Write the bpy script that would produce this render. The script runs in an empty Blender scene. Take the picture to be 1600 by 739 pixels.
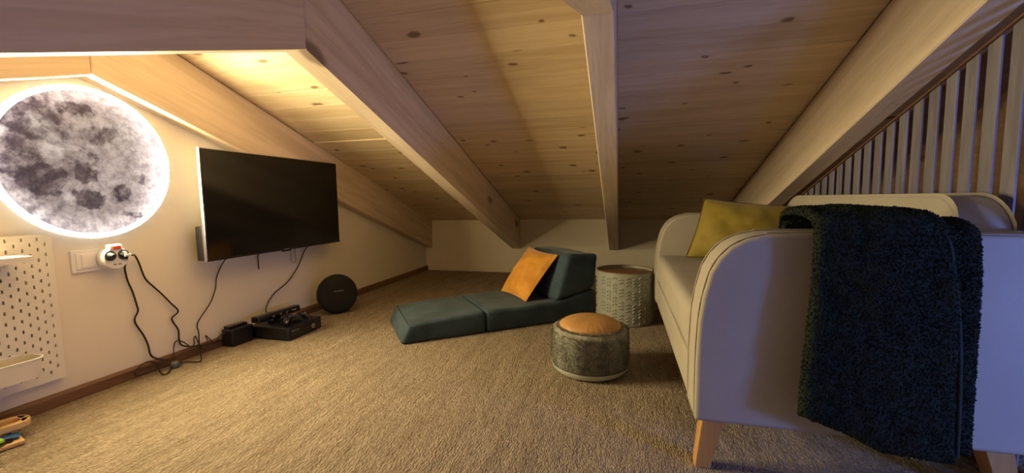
import bpy, bmesh, math, random
from mathutils import Vector, Matrix
random.seed(7)
scn = bpy.context.scene
COL = scn.collection
V = Vector

# ------------------------------------------------------------------ camera
YAW, PITCH, ROLL, FPX = 0.2545, 0.0868, -0.0136, 658.08
fw = V((-math.sin(YAW)*math.cos(PITCH), math.cos(YAW)*math.cos(PITCH), -math.sin(PITCH)))
r0 = V((math.cos(YAW), math.sin(YAW), 0)); u0 = r0.cross(fw)
cr, sr = math.cos(ROLL), math.sin(ROLL)
rr = r0*cr + u0*sr; uu = u0*cr - r0*sr
cam_data = bpy.data.cameras.new('camera'); cam = bpy.data.objects.new('camera', cam_data); COL.objects.link(cam)
cam_data.sensor_width = 36.0; cam_data.lens = FPX/1600*36.0; cam_data.clip_start = 0.02
m = Matrix((rr, uu, -fw)).transposed().to_4x4(); m.translation = V((0, 0, 0.70)); cam.matrix_world = m
scn.camera = cam

# ------------------------------------------------------------------ world, lights, exposure
w = bpy.data.worlds.new('world'); scn.world = w; w.use_nodes = True
w.node_tree.nodes['Background'].inputs[0].default_value = (0.10, 0.16, 0.40, 1)
w.node_tree.nodes['Background'].inputs[1].default_value = 0.25
scn.view_settings.view_transform = 'Standard'; scn.view_settings.look = 'None'
scn.view_settings.gamma = 1.0; scn.view_settings.use_curve_mapping = False
scn.view_settings.exposure = 0.0

def area(name, loc, target, sx, sy, power, color):
    d = bpy.data.lights.new(name, 'AREA'); d.shape = 'RECTANGLE'; d.size = sx; d.size_y = sy
    d.energy = power; d.color = color
    o = bpy.data.objects.new(name, d); COL.objects.link(o); o.location = loc
    o.rotation_euler = (V(target)-V(loc)).to_track_quat('-Z', 'Y').to_euler()
    return o
# added faint cool fill behind the camera, set in an added gable window
area('added_cool_fill', (2.24, -0.65, 0.78), (1.24, -0.65+0.75, 0.80), 0.46, 0.40, 4.0, (0.45, 0.55, 1.0))
# added dim warm fill beyond the slats, no lamp stands there
area('stairwell_added_fill', (1.06, 1.9, 0.04), (1.06, 1.9, 1.0), 0.10, 1.2, 0.45, (1.0, 0.66, 0.34))
MOON_RIM = 520.0
ASSUMED_BLUE_LAMP = 118.0  # strength of the assumed blue lamp, which is out of view

# ------------------------------------------------------------------ material helpers
MATS = {}
class NT:
    def __init__(s, name):
        s.m = bpy.data.materials.new(name); s.m.use_nodes = True; s.t = s.m.node_tree
        s.b = s.t.nodes['Principled BSDF']; s.out = s.t.nodes['Material Output']
    def n(s, typ, **kw):
        nd = s.t.nodes.new(typ)
        for k, v in kw.items():
            if k.startswith('_'): setattr(nd, k[1:], v)
            else:
                key = int(k[1:]) if k[0] == 'i' and k[1:].isdigit() else k
                nd.inputs[key].default_value = v
        return nd
    def l(s, a, b): s.t.links.new(a, b)
    def coord(s, scale=(1, 1, 1), kind='Object', rand=0.0):
        tc = s.n('ShaderNodeTexCoord'); mp = s.n('ShaderNodeMapping'); mp.inputs['Scale'].default_value = scale
        src = tc.outputs[kind]
        if rand:
            oi = s.n('ShaderNodeObjectInfo'); mu = s.n('ShaderNodeMath', _operation='MULTIPLY', i1=rand)
            s.l(oi.outputs['Random'], mu.inputs[0])
            ad = s.n('ShaderNodeVectorMath', _operation='ADD'); s.l(src, ad.inputs[0]); s.l(mu.outputs[0], ad.inputs[1]); src = ad.outputs[0]
        s.l(src, mp.inputs['Vector']); return mp.outputs[0]
    def noise(s, vec, scale, detail=4, rough=.55, dist=0.0):
        nd = s.n('ShaderNodeTexNoise', Scale=scale, Detail=detail, Roughness=rough, Distortion=dist); s.l(vec, nd.inputs['Vector']); return nd.outputs['Fac']
    def ramp(s, fac, stops):
        nd = s.n('ShaderNodeValToRGB'); e = nd.color_ramp.elements
        e[0].position, e[0].color = stops[0][0], (*stops[0][1], 1); e[1].position, e[1].color = stops[-1][0], (*stops[-1][1], 1)
        for p, c in stops[1:-1]:
            x = e.new(p); x.color = (*c, 1)
        s.l(fac, nd.inputs[0]); return nd.outputs[0]
    def mix(s, fac, a, b, blend='MIX'):
        nd = s.n('ShaderNodeMix', _data_type='RGBA', _blend_type=blend)
        for sock, v in ((nd.inputs[0], fac), (nd.inputs[6], a), (nd.inputs[7], b)):
            if hasattr(v, 'is_output'): s.l(v, sock)
            else: sock.default_value = v if not isinstance(v, tuple) else (*v, 1)[:4]
        return nd.outputs[2]
    def math(s, op, a, b=0.0, c=0.0):
        nd = s.n('ShaderNodeMath', _operation=op)
        for i, v in enumerate((a, b, c)):
            if hasattr(v, 'is_output'): s.l(v, nd.inputs[i])
            else: nd.inputs[i].default_value = v
        return nd.outputs[0]
    def maprange(s, v, a, b, c=0.0, d=1.0, smooth=True):
        nd = s.n('ShaderNodeMapRange', i1=a, i2=b, i3=c, i4=d)
        if smooth: nd.interpolation_type = 'SMOOTHSTEP'
        s.l(v, nd.inputs[0]); return nd.outputs[0]
    def bump(s, h, strength=.3, dist=.01):
        nd = s.n('ShaderNodeBump', Strength=strength, Distance=dist); s.l(h, nd.inputs['Height']); s.l(nd.outputs[0], s.b.inputs['Normal'])
    def base(s, c):
        if hasattr(c, 'is_output'): s.l(c, s.b.inputs['Base Color'])
        else: s.b.inputs['Base Color'].default_value = (*c, 1)
        return s
    def set(s, **kw):
        for k, v in kw.items(): s.b.inputs[k.replace('_', ' ')].default_value = v
        return s

def plain(name, col, rough=.5, metal=0.0, bump=0.0, bscale=200, vary=0.08, **kw):
    t = NT(name); c = t.coord()
    n = t.noise(c, 9, 3)
    t.base(t.mix(n, tuple(x*(1-vary) for x in col), tuple(min(1, x*(1+vary)) for x in col)))
    t.set(Roughness=rough, Metallic=metal, **kw)
    if bump: t.bump(t.noise(c, bscale, 3), bump, .003)
    MATS[name] = t.m; return t.m

def wood(name, light, dark, knot, axis='X', knot_amt=.5, rough=.55, rand=7.0, gscale=1.0, flat=False, ksize=1.0, kscale=6.0):
    """spruce grain along one local axis, with scattered knots"""
    t = NT(name)
    st = {'X': (.06, 1, 1), 'Y': (1, .06, 1), 'Z': (1, 1, .06)}[axis]
    c = t.coord(st, rand=rand)
    n1 = t.noise(c, 26*gscale, 3, .6, .6); n2 = t.noise(c, 120*gscale, 2, .6); n3 = t.noise(c, 5, 2)
    kst = {'X': (.55, 1, 1), 'Y': (1, .55, 1), 'Z': (1, 1, .55)}[axis]
    if flat: kst = (kst[0], kst[1], 0)
    kc = t.coord(kst, rand=rand*1.7)
    col = t.mix(t.maprange(n1, .35, .68), light, dark)
    col = t.mix(t.math('MULTIPLY', t.maprange(n2, .5, .75), .35), col, tuple(x*.72 for x in dark))
    col = t.mix(t.math('MULTIPLY', t.maprange(n3, .45, .7), .35), col, tuple(min(1, x*1.15) for x in light))
    warp = t.n('ShaderNodeTexNoise', Scale=14.0, Detail=2); t.l(kc, warp.inputs['Vector'])
    kv = t.n('ShaderNodeVectorMath', _operation='MULTIPLY_ADD'); t.l(warp.outputs['Color'], kv.inputs[0]); kv.inputs[1].default_value = (.035,)*3; t.l(kc, kv.inputs[2])
    vo = t.n('ShaderNodeTexVoronoi', Scale=kscale*gscale, _voronoi_dimensions='2D' if flat else '3D'); t.l(kv.outputs[0], vo.inputs['Vector'])
    sep = t.n('ShaderNodeSeparateColor'); t.l(vo.outputs['Color'], sep.inputs[0])
    size = t.math('MULTIPLY_ADD', sep.outputs[1], .085*ksize, .050*ksize)
    gate = t.math('LESS_THAN', sep.outputs[0], knot_amt)
    rel = t.math('DIVIDE', vo.outputs['Distance'], size)
    k = t.math('MULTIPLY', t.maprange(rel, .55, 1.25, 1, 0), gate)
    halo = t.math('MULTIPLY', t.maprange(rel, .8, 3.2, .35, 0), gate)
    col = t.mix(halo, col, dark); col = t.mix(t.math('MULTIPLY', k, .78), col, knot)
    oi = t.n('ShaderNodeObjectInfo'); sh = t.maprange(oi.outputs['Random'], 0, 1, .93, 1.05, False)
    hsv = t.n('ShaderNodeHueSaturation'); t.l(sh, hsv.inputs['Value']); t.l(col, hsv.inputs['Color'])
    t.base(hsv.outputs[0]).set(Roughness=rough)
    t.bump(n2, .12, .003)
    MATS[name] = t.m; return t.m

def fabric(name, a, b, scale=500, rough=.9, sheen=.0, bump=.25, patch=6, weave=True):
    t = NT(name); c = t.coord()
    n = t.noise(c, patch, 4, .6); f = t.noise(c, scale, 2)
    col = t.mix(t.maprange(n, .35, .68), a, b); col = t.mix(t.math('MULTIPLY', f, .25), col, tuple(x*.6 for x in a))
    t.base(col).set(Roughness=rough, Sheen_Weight=sheen, Sheen_Roughness=.4)
    t.bump(f, bump, .002)
    MATS[name] = t.m; return t.m

wood('ceiling_wood', (.74, .60, .41), (.64, .485, .30), (.13, .065, .03), 'X', .42, flat=True, kscale=8.0)
wood('beam_wood', (.71, .585, .44), (.58, .455, .315), (.16, .10, .065), 'Y', .40, gscale=.8, ksize=1.3)
wood('slat_wood', (.225, .21, .24), (.145, .13, .15), (.2, .13, .09), 'Z', .1, gscale=2.2)
wood('dark_wood', (.20, .10, .045), (.12, .058, .026), (.05, .03, .02), 'Y', .2, gscale=1.5)
wood('stair_wood', (.42, .25, .11), (.30, .165, .07), (.12, .06, .03), 'Y', .3)
wood('leg_wood', (.60, .33, .11), (.50, .25, .075), (.3, .14, .05), 'Z', .05, rough=.35)
wood('toy_wood', (.75, .50, .22), (.64, .40, .16), (.4, .2, .08), 'Y', .0, rough=.4)
wood('tray_wood', (.26, .15, .085), (.18, .10, .055), (.10, .05, .03), 'X', .1, rough=.4)
plain('wall_paint', (.80, .735, .61), .85, bump=.10, bscale=260, vary=.02)
plain('white_metal', (.80, .77, .68), .45, vary=.02)
plain('white_plastic', (.82, .80, .76), .35, vary=.02)
plain('black_plastic', (.007, .007, .008), .42, vary=.1)
plain('gloss_black', (.010, .010, .012), .12, vary=.1)
plain('grille_black', (.006, .006, .0075), .8, bump=.5, bscale=900)
plain('cable_black', (.012, .012, .012), .5)
plain('screen_glass', (.003, .003, .0045), .12, vary=.02)
plain('silver', (.62, .62, .66), .28, 1.0)
plain('chrome_white', (.75, .75, .72), .3, .2)
plain('red_plastic', (.75, .08, .04), .35)
plain('grey_plastic', (.10, .11, .12), .5)
plain('blue_plastic', (.015, .10, .30), .3)
plain('green_plastic', (.28, .55, .04), .35)
plain('sage_metal', (.30, .315, .27), .5, vary=.05)
plain('paper', (.75, .72, .66), .8)
plain('milky_plastic', (.52, .54, .46), .22, vary=.03)
plain('print_grey', (.30, .30, .31), .4)
fabric('sofa_fabric', (.465, .42, .34), (.435, .39, .31), 700, .92, bump=.35)
fabric('sofa_piping', (.42, .375, .30), (.40, .355, .28), 700)
fabric('blue_velvet', (.015, .034, .052), (.038, .072, .098), 420, .8, .12, .3, 5)
fabric('blue_velvet_dark', (.010, .026, .036), (.02, .044, .058), 420, .8, .15, .3, 5)
fabric('orange_velvet', (.56, .235, .016), (.70, .32, .03), 240, .75, .35, .4, 12)
fabric('mustard_velvet', (.29, .212, .020), (.37, .275, .034), 300, .7, .35, .3, 9)
fabric('mustard_piping', (.10, .075, .02), (.12, .09, .02), 300)
fabric('green_fleece', (.0055, .0115, .0050), (.010, .018, .008), 160, 1.0, .0, .8, 30)
fabric('grey_fur', (.20, .19, .165), (.37, .36, .30), 260, .95, .15, .7, 22)
fabric('fur_tips', (.26, .24, .19), (.36, .32, .24), 260, .95, .15, .7, 22)
fabric('tan_leather', (.50, .265, .085), (.60, .335, .115), 300, .5, 0, .15, 7)

def carpet_mat():
    t = NT('carpet'); tc = t.coord((1, 1, 1), 'Object')
    s1 = t.coord((1, .16, 1), 'Object'); s2 = t.coord((1, .38, 1), 'Object')
    a = t.noise(s1, 26, 5, .7, .5); b = t.noise(s2, 190, 3, .65); big = t.noise(tc, 3.0, 4, .6); fine = t.noise(tc, 520, 2, .6)
    mid = t.noise(s2, 62, 4, .7)
    vo = t.n('ShaderNodeTexVoronoi', Scale=240.0); t.l(s2, vo.inputs['Vector'])
    loop = t.maprange(vo.outputs['Distance'], .1, .75, 1, 0)
    col = t.mix(t.maprange(a, .36, .66), (.51, .415, .295), (.335, .262, .178))
    col = t.mix(t.math('MULTIPLY', t.maprange(mid, .48, .64), .62), col, (.235, .17, .105))
    col = t.mix(t.math('MULTIPLY', t.maprange(b, .48, .66), .5), col, (.58, .48, .345))
    col = t.mix(t.math('MULTIPLY', t.maprange(big, .4, .7), .25), col, (.42, .33, .23))
    col = t.mix(t.math('MULTIPLY', t.maprange(loop, .0, .8, 1, 0), .5), col, (.13, .092, .055))
    t.base(col).set(Roughness=1.0)
    h = t.math('ADD', t.math('MULTIPLY', a, .8), t.math('ADD', t.math('MULTIPLY', mid, .8), t.math('MULTIPLY', loop, .35)))
    t.bump(h, 1.0, .016); MATS['carpet'] = t.m
carpet_mat()

def clear_mat():
    t = NT('clear_plastic')
    tr = t.n('ShaderNodeBsdfTransparent'); tr.inputs[0].default_value = (.93, .95, .93, 1)
    gl = t.n('ShaderNodeBsdfGlossy', Roughness=.15)
    fr = t.n('ShaderNodeLayerWeight', Blend=.12); mx = t.n('ShaderNodeMixShader')
    t.l(fr.outputs['Fresnel'], mx.inputs[0]); t.l(tr.outputs[0], mx.inputs[1]); t.l(gl.outputs[0], mx.inputs[2]); t.l(mx.outputs[0], t.out.inputs[0])
    MATS['clear_plastic'] = t.m
clear_mat()

def emit(name, col, strength):
    t = NT(name); t.base((.8, .8, .8)); t.b.inputs['Emission Color'].default_value = (*col, 1); t.b.inputs['Emission Strength'].default_value = strength
    MATS[name] = t.m
emit('moon_rim', (1.0, .815, .45), MOON_RIM)
emit('rim_side', (1.0, .91, .74), 1.1)
emit('blue_glow', (.15, .27, 1.0), ASSUMED_BLUE_LAMP)

MOON_R = .274
def moon_mat():
    t = NT('moon_print'); R = MOON_R*.94
    c0 = t.coord((1/R, 1/R, 1/R), 'Object')
    nz = t.n('ShaderNodeTexNoise', Scale=3.2, Detail=8, Roughness=.68); t.l(c0, nz.inputs['Vector'])
    sub = t.n('ShaderNodeVectorMath', _operation='SUBTRACT'); t.l(nz.outputs['Color'], sub.inputs[0]); sub.inputs[1].default_value = (.5,)*3
    wv = t.n('ShaderNodeVectorMath', _operation='MULTIPLY_ADD'); t.l(sub.outputs[0], wv.inputs[0]); wv.inputs[1].default_value = (0, .42, .42); t.l(c0, wv.inputs[2])
    def blob(u, v, ru, rv, a, soft=.55, src=wv.outputs[0]):
        s = t.n('ShaderNodeVectorMath', _operation='SUBTRACT'); t.l(src, s.inputs[0]); s.inputs[1].default_value = (0, u, v)
        k = t.n('ShaderNodeVectorMath', _operation='MULTIPLY'); t.l(s.outputs[0], k.inputs[0]); k.inputs[1].default_value = (0, 1/ru, 1/rv)
        L = t.n('ShaderNodeVectorMath', _operation='LENGTH'); t.l(k.outputs[0], L.inputs[0])
        return t.maprange(L.outputs['Value'], soft, 1.15, a, 0)
    sx = t.n('ShaderNodeSeparateXYZ'); t.l(wv.outputs[0], sx.inputs[0])
    dark = t.maprange(sx.outputs[1], -.7, .4, .56, .16)
    for bl in ((-.62, .52, .42, .36, .85), (-.76, .02, .28, .36, .8), (-.56, -.24, .34, .26, 1.0), (-.10, .06, .24, .2, .7), (-.08, -.16, .15, .16, .95),
               (-.08, -.52, .24, .15, 1.0), (.32, -.42, .2, .16, .85), (-.15, .74, .26, .14, .75), (.14, .40, .32, .17, .7), (.45, -.75, .11, .08, .75),
               (.64, -.2, .09, .12, .6), (.36, .1, .2, .2, .35), (-.3, .42, .25, .2, .6), (-.25, -.12, .2, .3, .55)):
        o = blob(*bl); dark = t.math('MAXIMUM', dark, o)
    fine = t.noise(c0, 11, 9, .66); med = t.noise(c0, 6, 6, .7)
    hi = t.mix(t.maprange(fine, .34, .66), (.40, .33, .335), (.74, .65, .62))
    lo = t.mix(t.maprange(fine, .36, .68), (.060, .042, .064), (.165, .12, .14))
    dk = t.math('MULTIPLY', dark, t.maprange(med, .3, .66, 1.15, .55)); dk = t.maprange(dk, .16, .80)
    col = t.mix(dk, hi, lo)
    # small craters
    for sc, th in ((11, .22), (27, .16)):
        vo = t.n('ShaderNodeTexVoronoi', Scale=sc); t.l(c0, vo.inputs['Vector'])
        sp = t.n('ShaderNodeSeparateColor'); t.l(vo.outputs['Color'], sp.inputs[0])
        ring = t.math('MULTIPLY', t.maprange(vo.outputs['Distance'], .10, .22, 1, 0), t.math('LESS_THAN', sp.outputs[0], th))
        col = t.mix(t.math('MULTIPLY', ring, .35), col, (.80, .72, .70))
        pit = t.math('MULTIPLY', t.maprange(vo.outputs['Distance'], .04, .10, 1, 0), t.math('LESS_THAN', sp.outputs[0], th))
        col = t.mix(t.math('MULTIPLY', pit, .4), col, (.35, .3, .31))
    # bright ray craters
    for u, v, r in ((-.38, .2, .22), (-.54, .45, .18), (-.02, -.27, .08), (.44, .52, .22), (-.9, .34, .08), (.1, -.42, .05), (-.3, -.5, .1), (-.62, -.7, .12)):
        b = blob(u, v, r, r*.9, 1, .0, c0)
        b = t.math('MULTIPLY', b, t.maprange(fine, .38, .66, .2, 1))
        col = t.mix(t.math('MULTIPLY', b, .8), col, (.95, .90, .86))
    # the panel is lit by the LED strip along its rim: brighter print towards the edge
    L = t.n('ShaderNodeVectorMath', _operation='LENGTH'); t.l(c0, L.inputs[0])
    edge = t.math('ADD', t.maprange(L.outputs['Value'], .70, 1.0, .62, 1.5), t.maprange(sx.outputs[1], .35, 1.0, 0, .9))
    t.base(t.mix(1.0, col, (.15, .15, .15), 'MULTIPLY')).set(Roughness=.5)
    t.l(col, t.b.inputs['Emission Color']); t.l(edge, t.b.inputs['Emission Strength'])
    MATS['moon_print'] = t.m
moon_mat()

# ------------------------------------------------------------------ object helpers
def link(o, parent=None):
    COL.objects.link(o)
    if parent is not None: o.parent = parent
    return o
def tag(o, label=None, cat=None, group=None, kind=None):
    if label: o['label'] = label
    if cat: o['category'] = cat
    if group: o['group'] = group
    if kind: o['kind'] = kind
    return o
def thing(name, label, cat, loc, rz=0.0, group=None):
    o = bpy.data.objects.new(name, None); o.empty_display_size = .05; link(o)
    o.location = loc; o.rotation_euler = (0, 0, rz); return tag(o, label, cat, group)
def mesh(name, verts, faces, mat, parent=None, origin=(0, 0, 0), smooth=False, bevel=0.0, seg=2, weld=False):
    me = bpy.data.meshes.new(name); O = V(origin)
    me.from_pydata([tuple(V(v)-O) for v in verts], [], faces)
    bm = bmesh.new(); bm.from_mesh(me)
    if weld: bmesh.ops.remove_doubles(bm, verts=bm.verts, dist=1e-5)
    bmesh.ops.recalc_face_normals(bm, faces=bm.faces)
    if bevel:
        bmesh.ops.bevel(bm, geom=[e for e in bm.edges if e.is_manifold and e.calc_face_angle(0) > .35], offset=bevel, segments=seg, profile=.6, affect='EDGES', clamp_overlap=True)
        bmesh.ops.recalc_face_normals(bm, faces=bm.faces)
    for f in bm.faces: f.smooth = smooth
    bm.to_mesh(me); bm.free()
    if mat: me.materials.append(MATS[mat])
    if smooth:
        try: me.set_sharp_from_angle(angle=math.radians(62))
        except Exception: pass
    o = bpy.data.objects.new(name, me); link(o, parent)
    if smooth and bevel:
        wn = o.modifiers.new('weighted', 'WEIGHTED_NORMAL'); wn.keep_sharp = True; wn.weight = 100
    if parent is None: o.location = O
    return o
def boxvf(a, b):
    x0, y0, z0 = a; x1, y1, z1 = b
    v = [(x0, y0, z0), (x1, y0, z0), (x1, y1, z0), (x0, y1, z0), (x0, y0, z1), (x1, y0, z1), (x1, y1, z1), (x0, y1, z1)]
    return v, [(0, 3, 2, 1), (4, 5, 6, 7), (0, 1, 5, 4), (1, 2, 6, 5), (2, 3, 7, 6), (3, 0, 4, 7)]
def box(name, a, b, mat, parent=None, bevel=.0, origin=(0, 0, 0), seg=2, smooth=None):
    v, f = boxvf(a, b); return mesh(name, v, f, mat, parent, origin, bool(bevel) if smooth is None else smooth, bevel, seg)
def prismvf(poly, a0, a1, axis='x'):
    """polygon in the plane normal to axis, extruded from a0 to a1"""
    n = len(poly); put = {'x': lambda p, q, a: (a, p, q), 'y': lambda p, q, a: (p, a, q), 'z': lambda p, q, a: (p, q, a)}[axis]
    v = [put(p, q, a0) for p, q in poly] + [put(p, q, a1) for p, q in poly]
    f = [tuple(range(n)), tuple(range(2*n-1, n-1, -1))] + [(i, (i+1) % n, n+(i+1) % n, n+i) for i in range(n)]
    return v, f
def prism(name, poly, a0, a1, mat, parent=None, axis='x', bevel=0.0, origin=(0, 0, 0), seg=2, smooth=None):
    v, f = prismvf(poly, a0, a1, axis); return mesh(name, v, f, mat, parent, origin, bool(bevel) if smooth is None else smooth, bevel, seg)
def spline(pts, k=6, closed=False):
    P = [V(p) for p in pts]; out = []; n = len(P)
    rng = range(n if closed else n-1)
    for i in rng:
        g = (lambda j: P[j % n]) if closed else (lambda j: P[max(0, min(n-1, j))])
        a, b, c, d = g(i-1), g(i), g(i+1), g(i+2)
        for s in range(k):
            t = s/k; out.append(.5*((2*b) + (c-a)*t + (2*a-5*b+4*c-d)*t*t + (3*b-a-3*c+d)*t**3))
    if not closed: out.append(P[-1])
    return out
def tubevf(pts, rad, sides=8, closed=False):
    P = [V(p) for p in pts]; n = len(P); v = []; f = []; up = None
    for i, p in enumerate(P):
        a = P[(i-1) % n] if (closed or i) else P[0]; b = P[(i+1) % n] if (closed or i < n-1) else P[-1]
        t = (b-a); t = t.normalized() if t.length > 1e-9 else V((0, 0, 1))
        if up is None: up = t.orthogonal().normalized()
        up = (up - t*up.dot(t)); up = up.normalized() if up.length > 1e-6 else t.orthogonal().normalized()
        s = t.cross(up); rd = rad(i/(n-1)) if callable(rad) else rad
        for k in range(sides):
            an = 2*math.pi*k/sides; v.append(p + up*math.cos(an)*rd + s*math.sin(an)*rd)
    for i in range(n if closed else n-1):
        j = (i+1) % n
        for k in range(sides): f.append((i*sides+k, i*sides+(k+1) % sides, j*sides+(k+1) % sides, j*sides+k))
    if not closed: f += [tuple(range(sides))[::-1], tuple(range((n-1)*sides, n*sides))]
    return v, f
def tube(name, pts, rad, mat, parent=None, sides=8, closed=False, k=6, origin=(0, 0, 0)):
    v, f = tubevf(spline(pts, k, closed) if k else pts, rad, sides, closed); return mesh(name, v, f, mat, parent, origin, True)
def lathevf(prof, seg=48, axis='z'):
    """profile of (radius, height); caps where the radius is 0"""
    v = []; f = []; rows = []
    for r, h in prof:
        if r < 1e-6: rows.append([len(v)]); v.append((0, 0, h))
        else:
            rows.append(list(range(len(v), len(v)+seg)))
            v += [(r*math.cos(2*math.pi*i/seg), r*math.sin(2*math.pi*i/seg), h) for i in range(seg)]
    for a, b in zip(rows, rows[1:]):
        for i in range(seg):
            j = (i+1) % seg
            if len(a) == 1 and len(b) > 1: f.append((a[0], b[j], b[i]))
            elif len(b) == 1 and len(a) > 1: f.append((a[i], a[j], b[0]))
            elif len(a) > 1: f.append((a[i], a[j], b[j], b[i]))
    if axis == 'x': v = [(h, x, y) for x, y, h in v]
    return v, f
def lathe(name, prof, mat, parent=None, seg=48, axis='z', at=(0, 0, 0), smooth=True):
    v, f = lathevf(prof, seg, axis); v = [V(p)+V(at) for p in v]
    return mesh(name, v, f, mat, parent, (0, 0, 0), smooth)
def join(parts):
    v = []; f = []
    for pv, pf in parts:
        o = len(v); v += list(pv); f += [tuple(i+o for i in q) for q in pf]
    return v, f
def hash2(x, y, z):
    s = math.sin(x*12.9898+y*78.233+z*37.719)*43758.5453; return s-math.floor(s)
from mathutils import noise as mnoise
def nz(p, s): return mnoise.noise(V(p)*s)

# ------------------------------------------------------------------ room shell
XL, YK, ZK, SL, YR, D, W, P, R1 = -1.9166, 3.8982, .513, .3374, 1.1314, .281, .0844, .912, -1.8439
ZR = ZK + SL*(YK-YR); YN = 2*YR-YK; XR = 2.35
def zc(y): return ZR - SL*abs(y-YR)
def struct(o): o['kind'] = 'structure'; return o

struct(box('floor', (XL-.1, YN-.1, -.08), (XR+.1, YK+.1, 0), 'carpet'))
gable = [(YN-.1, -.08), (YK+.1, -.08), (YK+.1, zc(YK+.1)+.03), (YR, ZR+.03), (YN-.1, zc(YN-.1)+.03)]
struct(prism('wall_left', gable, XL-.1, XL, 'wall_paint'))
struct(box('wall_back', (XL, YK, 0), (XR, YK+.1, ZK+.02), 'wall_paint'))
struct(box('wall_front', (XL, YN-.1, 0), (XR, YN, ZK+.02), 'wall_paint'))
# right gable wall of the stairwell, with an added window opening behind the camera
wy0, wy1, wz0, wz1 = -.90, -.40, .53, 1.0
wz1 = min(wz1, zc(wy0)-.04)
wr = join([prismvf([(wy1, 0), (YK+.1, 0), (YK+.1, zc(YK+.1)+.03), (YR, ZR+.03), (wy1, zc(wy1)+.03)], XR, XR+.1),
           prismvf([(YN-.1, 0), (wy0, 0), (wy0, zc(wy0)+.03), (YN-.1, zc(YN-.1)+.03)], XR, XR+.1),
           prismvf([(wy0, 0), (wy1, 0), (wy1, wz0), (wy0, wz0)], XR, XR+.1),
           prismvf([(wy0, wz1), (wy1, wz1), (wy1, zc(wy1)+.03), (wy0, zc(wy0)+.03)], XR, XR+.1)])
struct(mesh('wall_right', *wr, 'stair_wood'))
win = bpy.data.objects.new('added_window_1', None); link(win); win.location = (XR, (wy0+wy1)/2, wz0); tag(win, 'added small gable window behind the camera', kind='structure')  # unseen window, added to carry the cool fill light
for a, b in (((0, -.25, 0), (.06, .25, .03)), ((0, -.25, wz1-wz0-.03), (.06, .25, wz1-wz0)), ((0, -.25, .03), (.06, -.22, wz1-wz0-.03)), ((0, .22, .03), (.06, .25, wz1-wz0-.03))):
    box('frame_bar', a, b, 'white_plastic', win)

# ceiling: far slope in planks between the beams, near slope behind the camera
ceil = struct(bpy.data.objects.new('ceiling', None)); link(ceil)
tag(ceil, 'sloping knotty spruce board ceiling between the beams')
cs = 1/math.sqrt(1+SL*SL)
PW = .128*cs
bays = [(R1, R1+P-W), (R1+P, R1+2*P-W), (R1+2*P, R1+3*P-.0166-W), (R1+3*P-.0166, XR)]
y_break = 2.246
edges = [y_break]
while edges[0] > YR+.04: edges.insert(0, max(YR, edges[0]-PW))
edges[0] = YR
while edges[-1] < YK-.03: edges.append(min(YK+.04, edges[-1]+PW))
edges[-1] = YK+.04
for bi, (xa, xb) in enumerate(bays):
    for y0, y1 in zip(edges, edges[1:]):
        drop = .006 if (bi == 0 and y0 >= y_break-1e-6) else 0
        g = .0008
        a, b = y0+g, y1-g
        dz = -drop + random.uniform(-.0006, .0006)
        v = []
        for yy in (a, b):
            for (t) in (0, .03): v += [(xa, yy, zc(yy)+t+dz), (xb, yy, zc(yy)+t+dz)]
        f = [(0, 1, 5, 4), (2, 6, 7, 3), (0, 2, 3, 1), (4, 5, 7, 6), (0, 4, 6, 2), (1, 3, 7, 5)]
        mesh('plank', v, f, 'ceiling_wood', ceil, bevel=.0012, seg=1)
prism('roof_deck', [(YR, ZR+.032), (YK+.1, zc(YK+.1)+.032), (YK+.1, zc(YK+.1)+.06), (YR, ZR+.06)], XL-.1, XR+.1, 'ceiling_wood', ceil)
prism('near_slope_boards', [(YN-.1, zc(YN-.1)), (YR, ZR), (YR, ZR+.06), (YN-.1, zc(YN-.1)+.06)], XL-.1, XR+.1, 'ceiling_wood', ceil)

beam_labels = ['pale wooden roof beam against the left wall above the glowing moon', 'wooden roof beam sloping down behind the television towards the blue lounger',
               'wooden roof beam coming down in the middle above the drum side table', 'warm-lit wooden roof beam above the sofa beside the slats']
for k in range(4):
    x1 = R1 + k*P - (.0166 if k == 3 else 0); x0 = x1-W
    e = bpy.data.objects.new('ceiling_beam', None); link(e); e.location = (x0+W/2, YR, ZR-D)
    tag(e, beam_labels[k], None, 'roof beams', 'structure')
    for side in (1, -1):
        ye = YK if side > 0 else YN
        ang = -math.atan(SL)*side
        rot = Matrix.Rotation(ang, 4, 'X'); inv = rot.inverted()
        gap = .0008*side
        poly = [(YR+gap, ZR), (ye, zc(ye)), (ye, zc(ye)-D), (YR+gap, ZR-D)]
        v, f = prismvf(poly, x0, x1)
        o = mesh('beam_timber', [inv @ (V(p)-e.location) for p in v], f, 'beam_wood', e, smooth=False, bevel=.004, seg=1)
        o.matrix_local = rot
# baseboard
struct(tag(prism('baseboard_left', [(XL, 0), (XL+.016, 0), (XL+.016, .036), (XL+.008, .046), (XL, .046)], YN, YK, 'dark_wood', axis='y', bevel=.0015), 'dark brown wooden baseboard along the left wall'))

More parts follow.
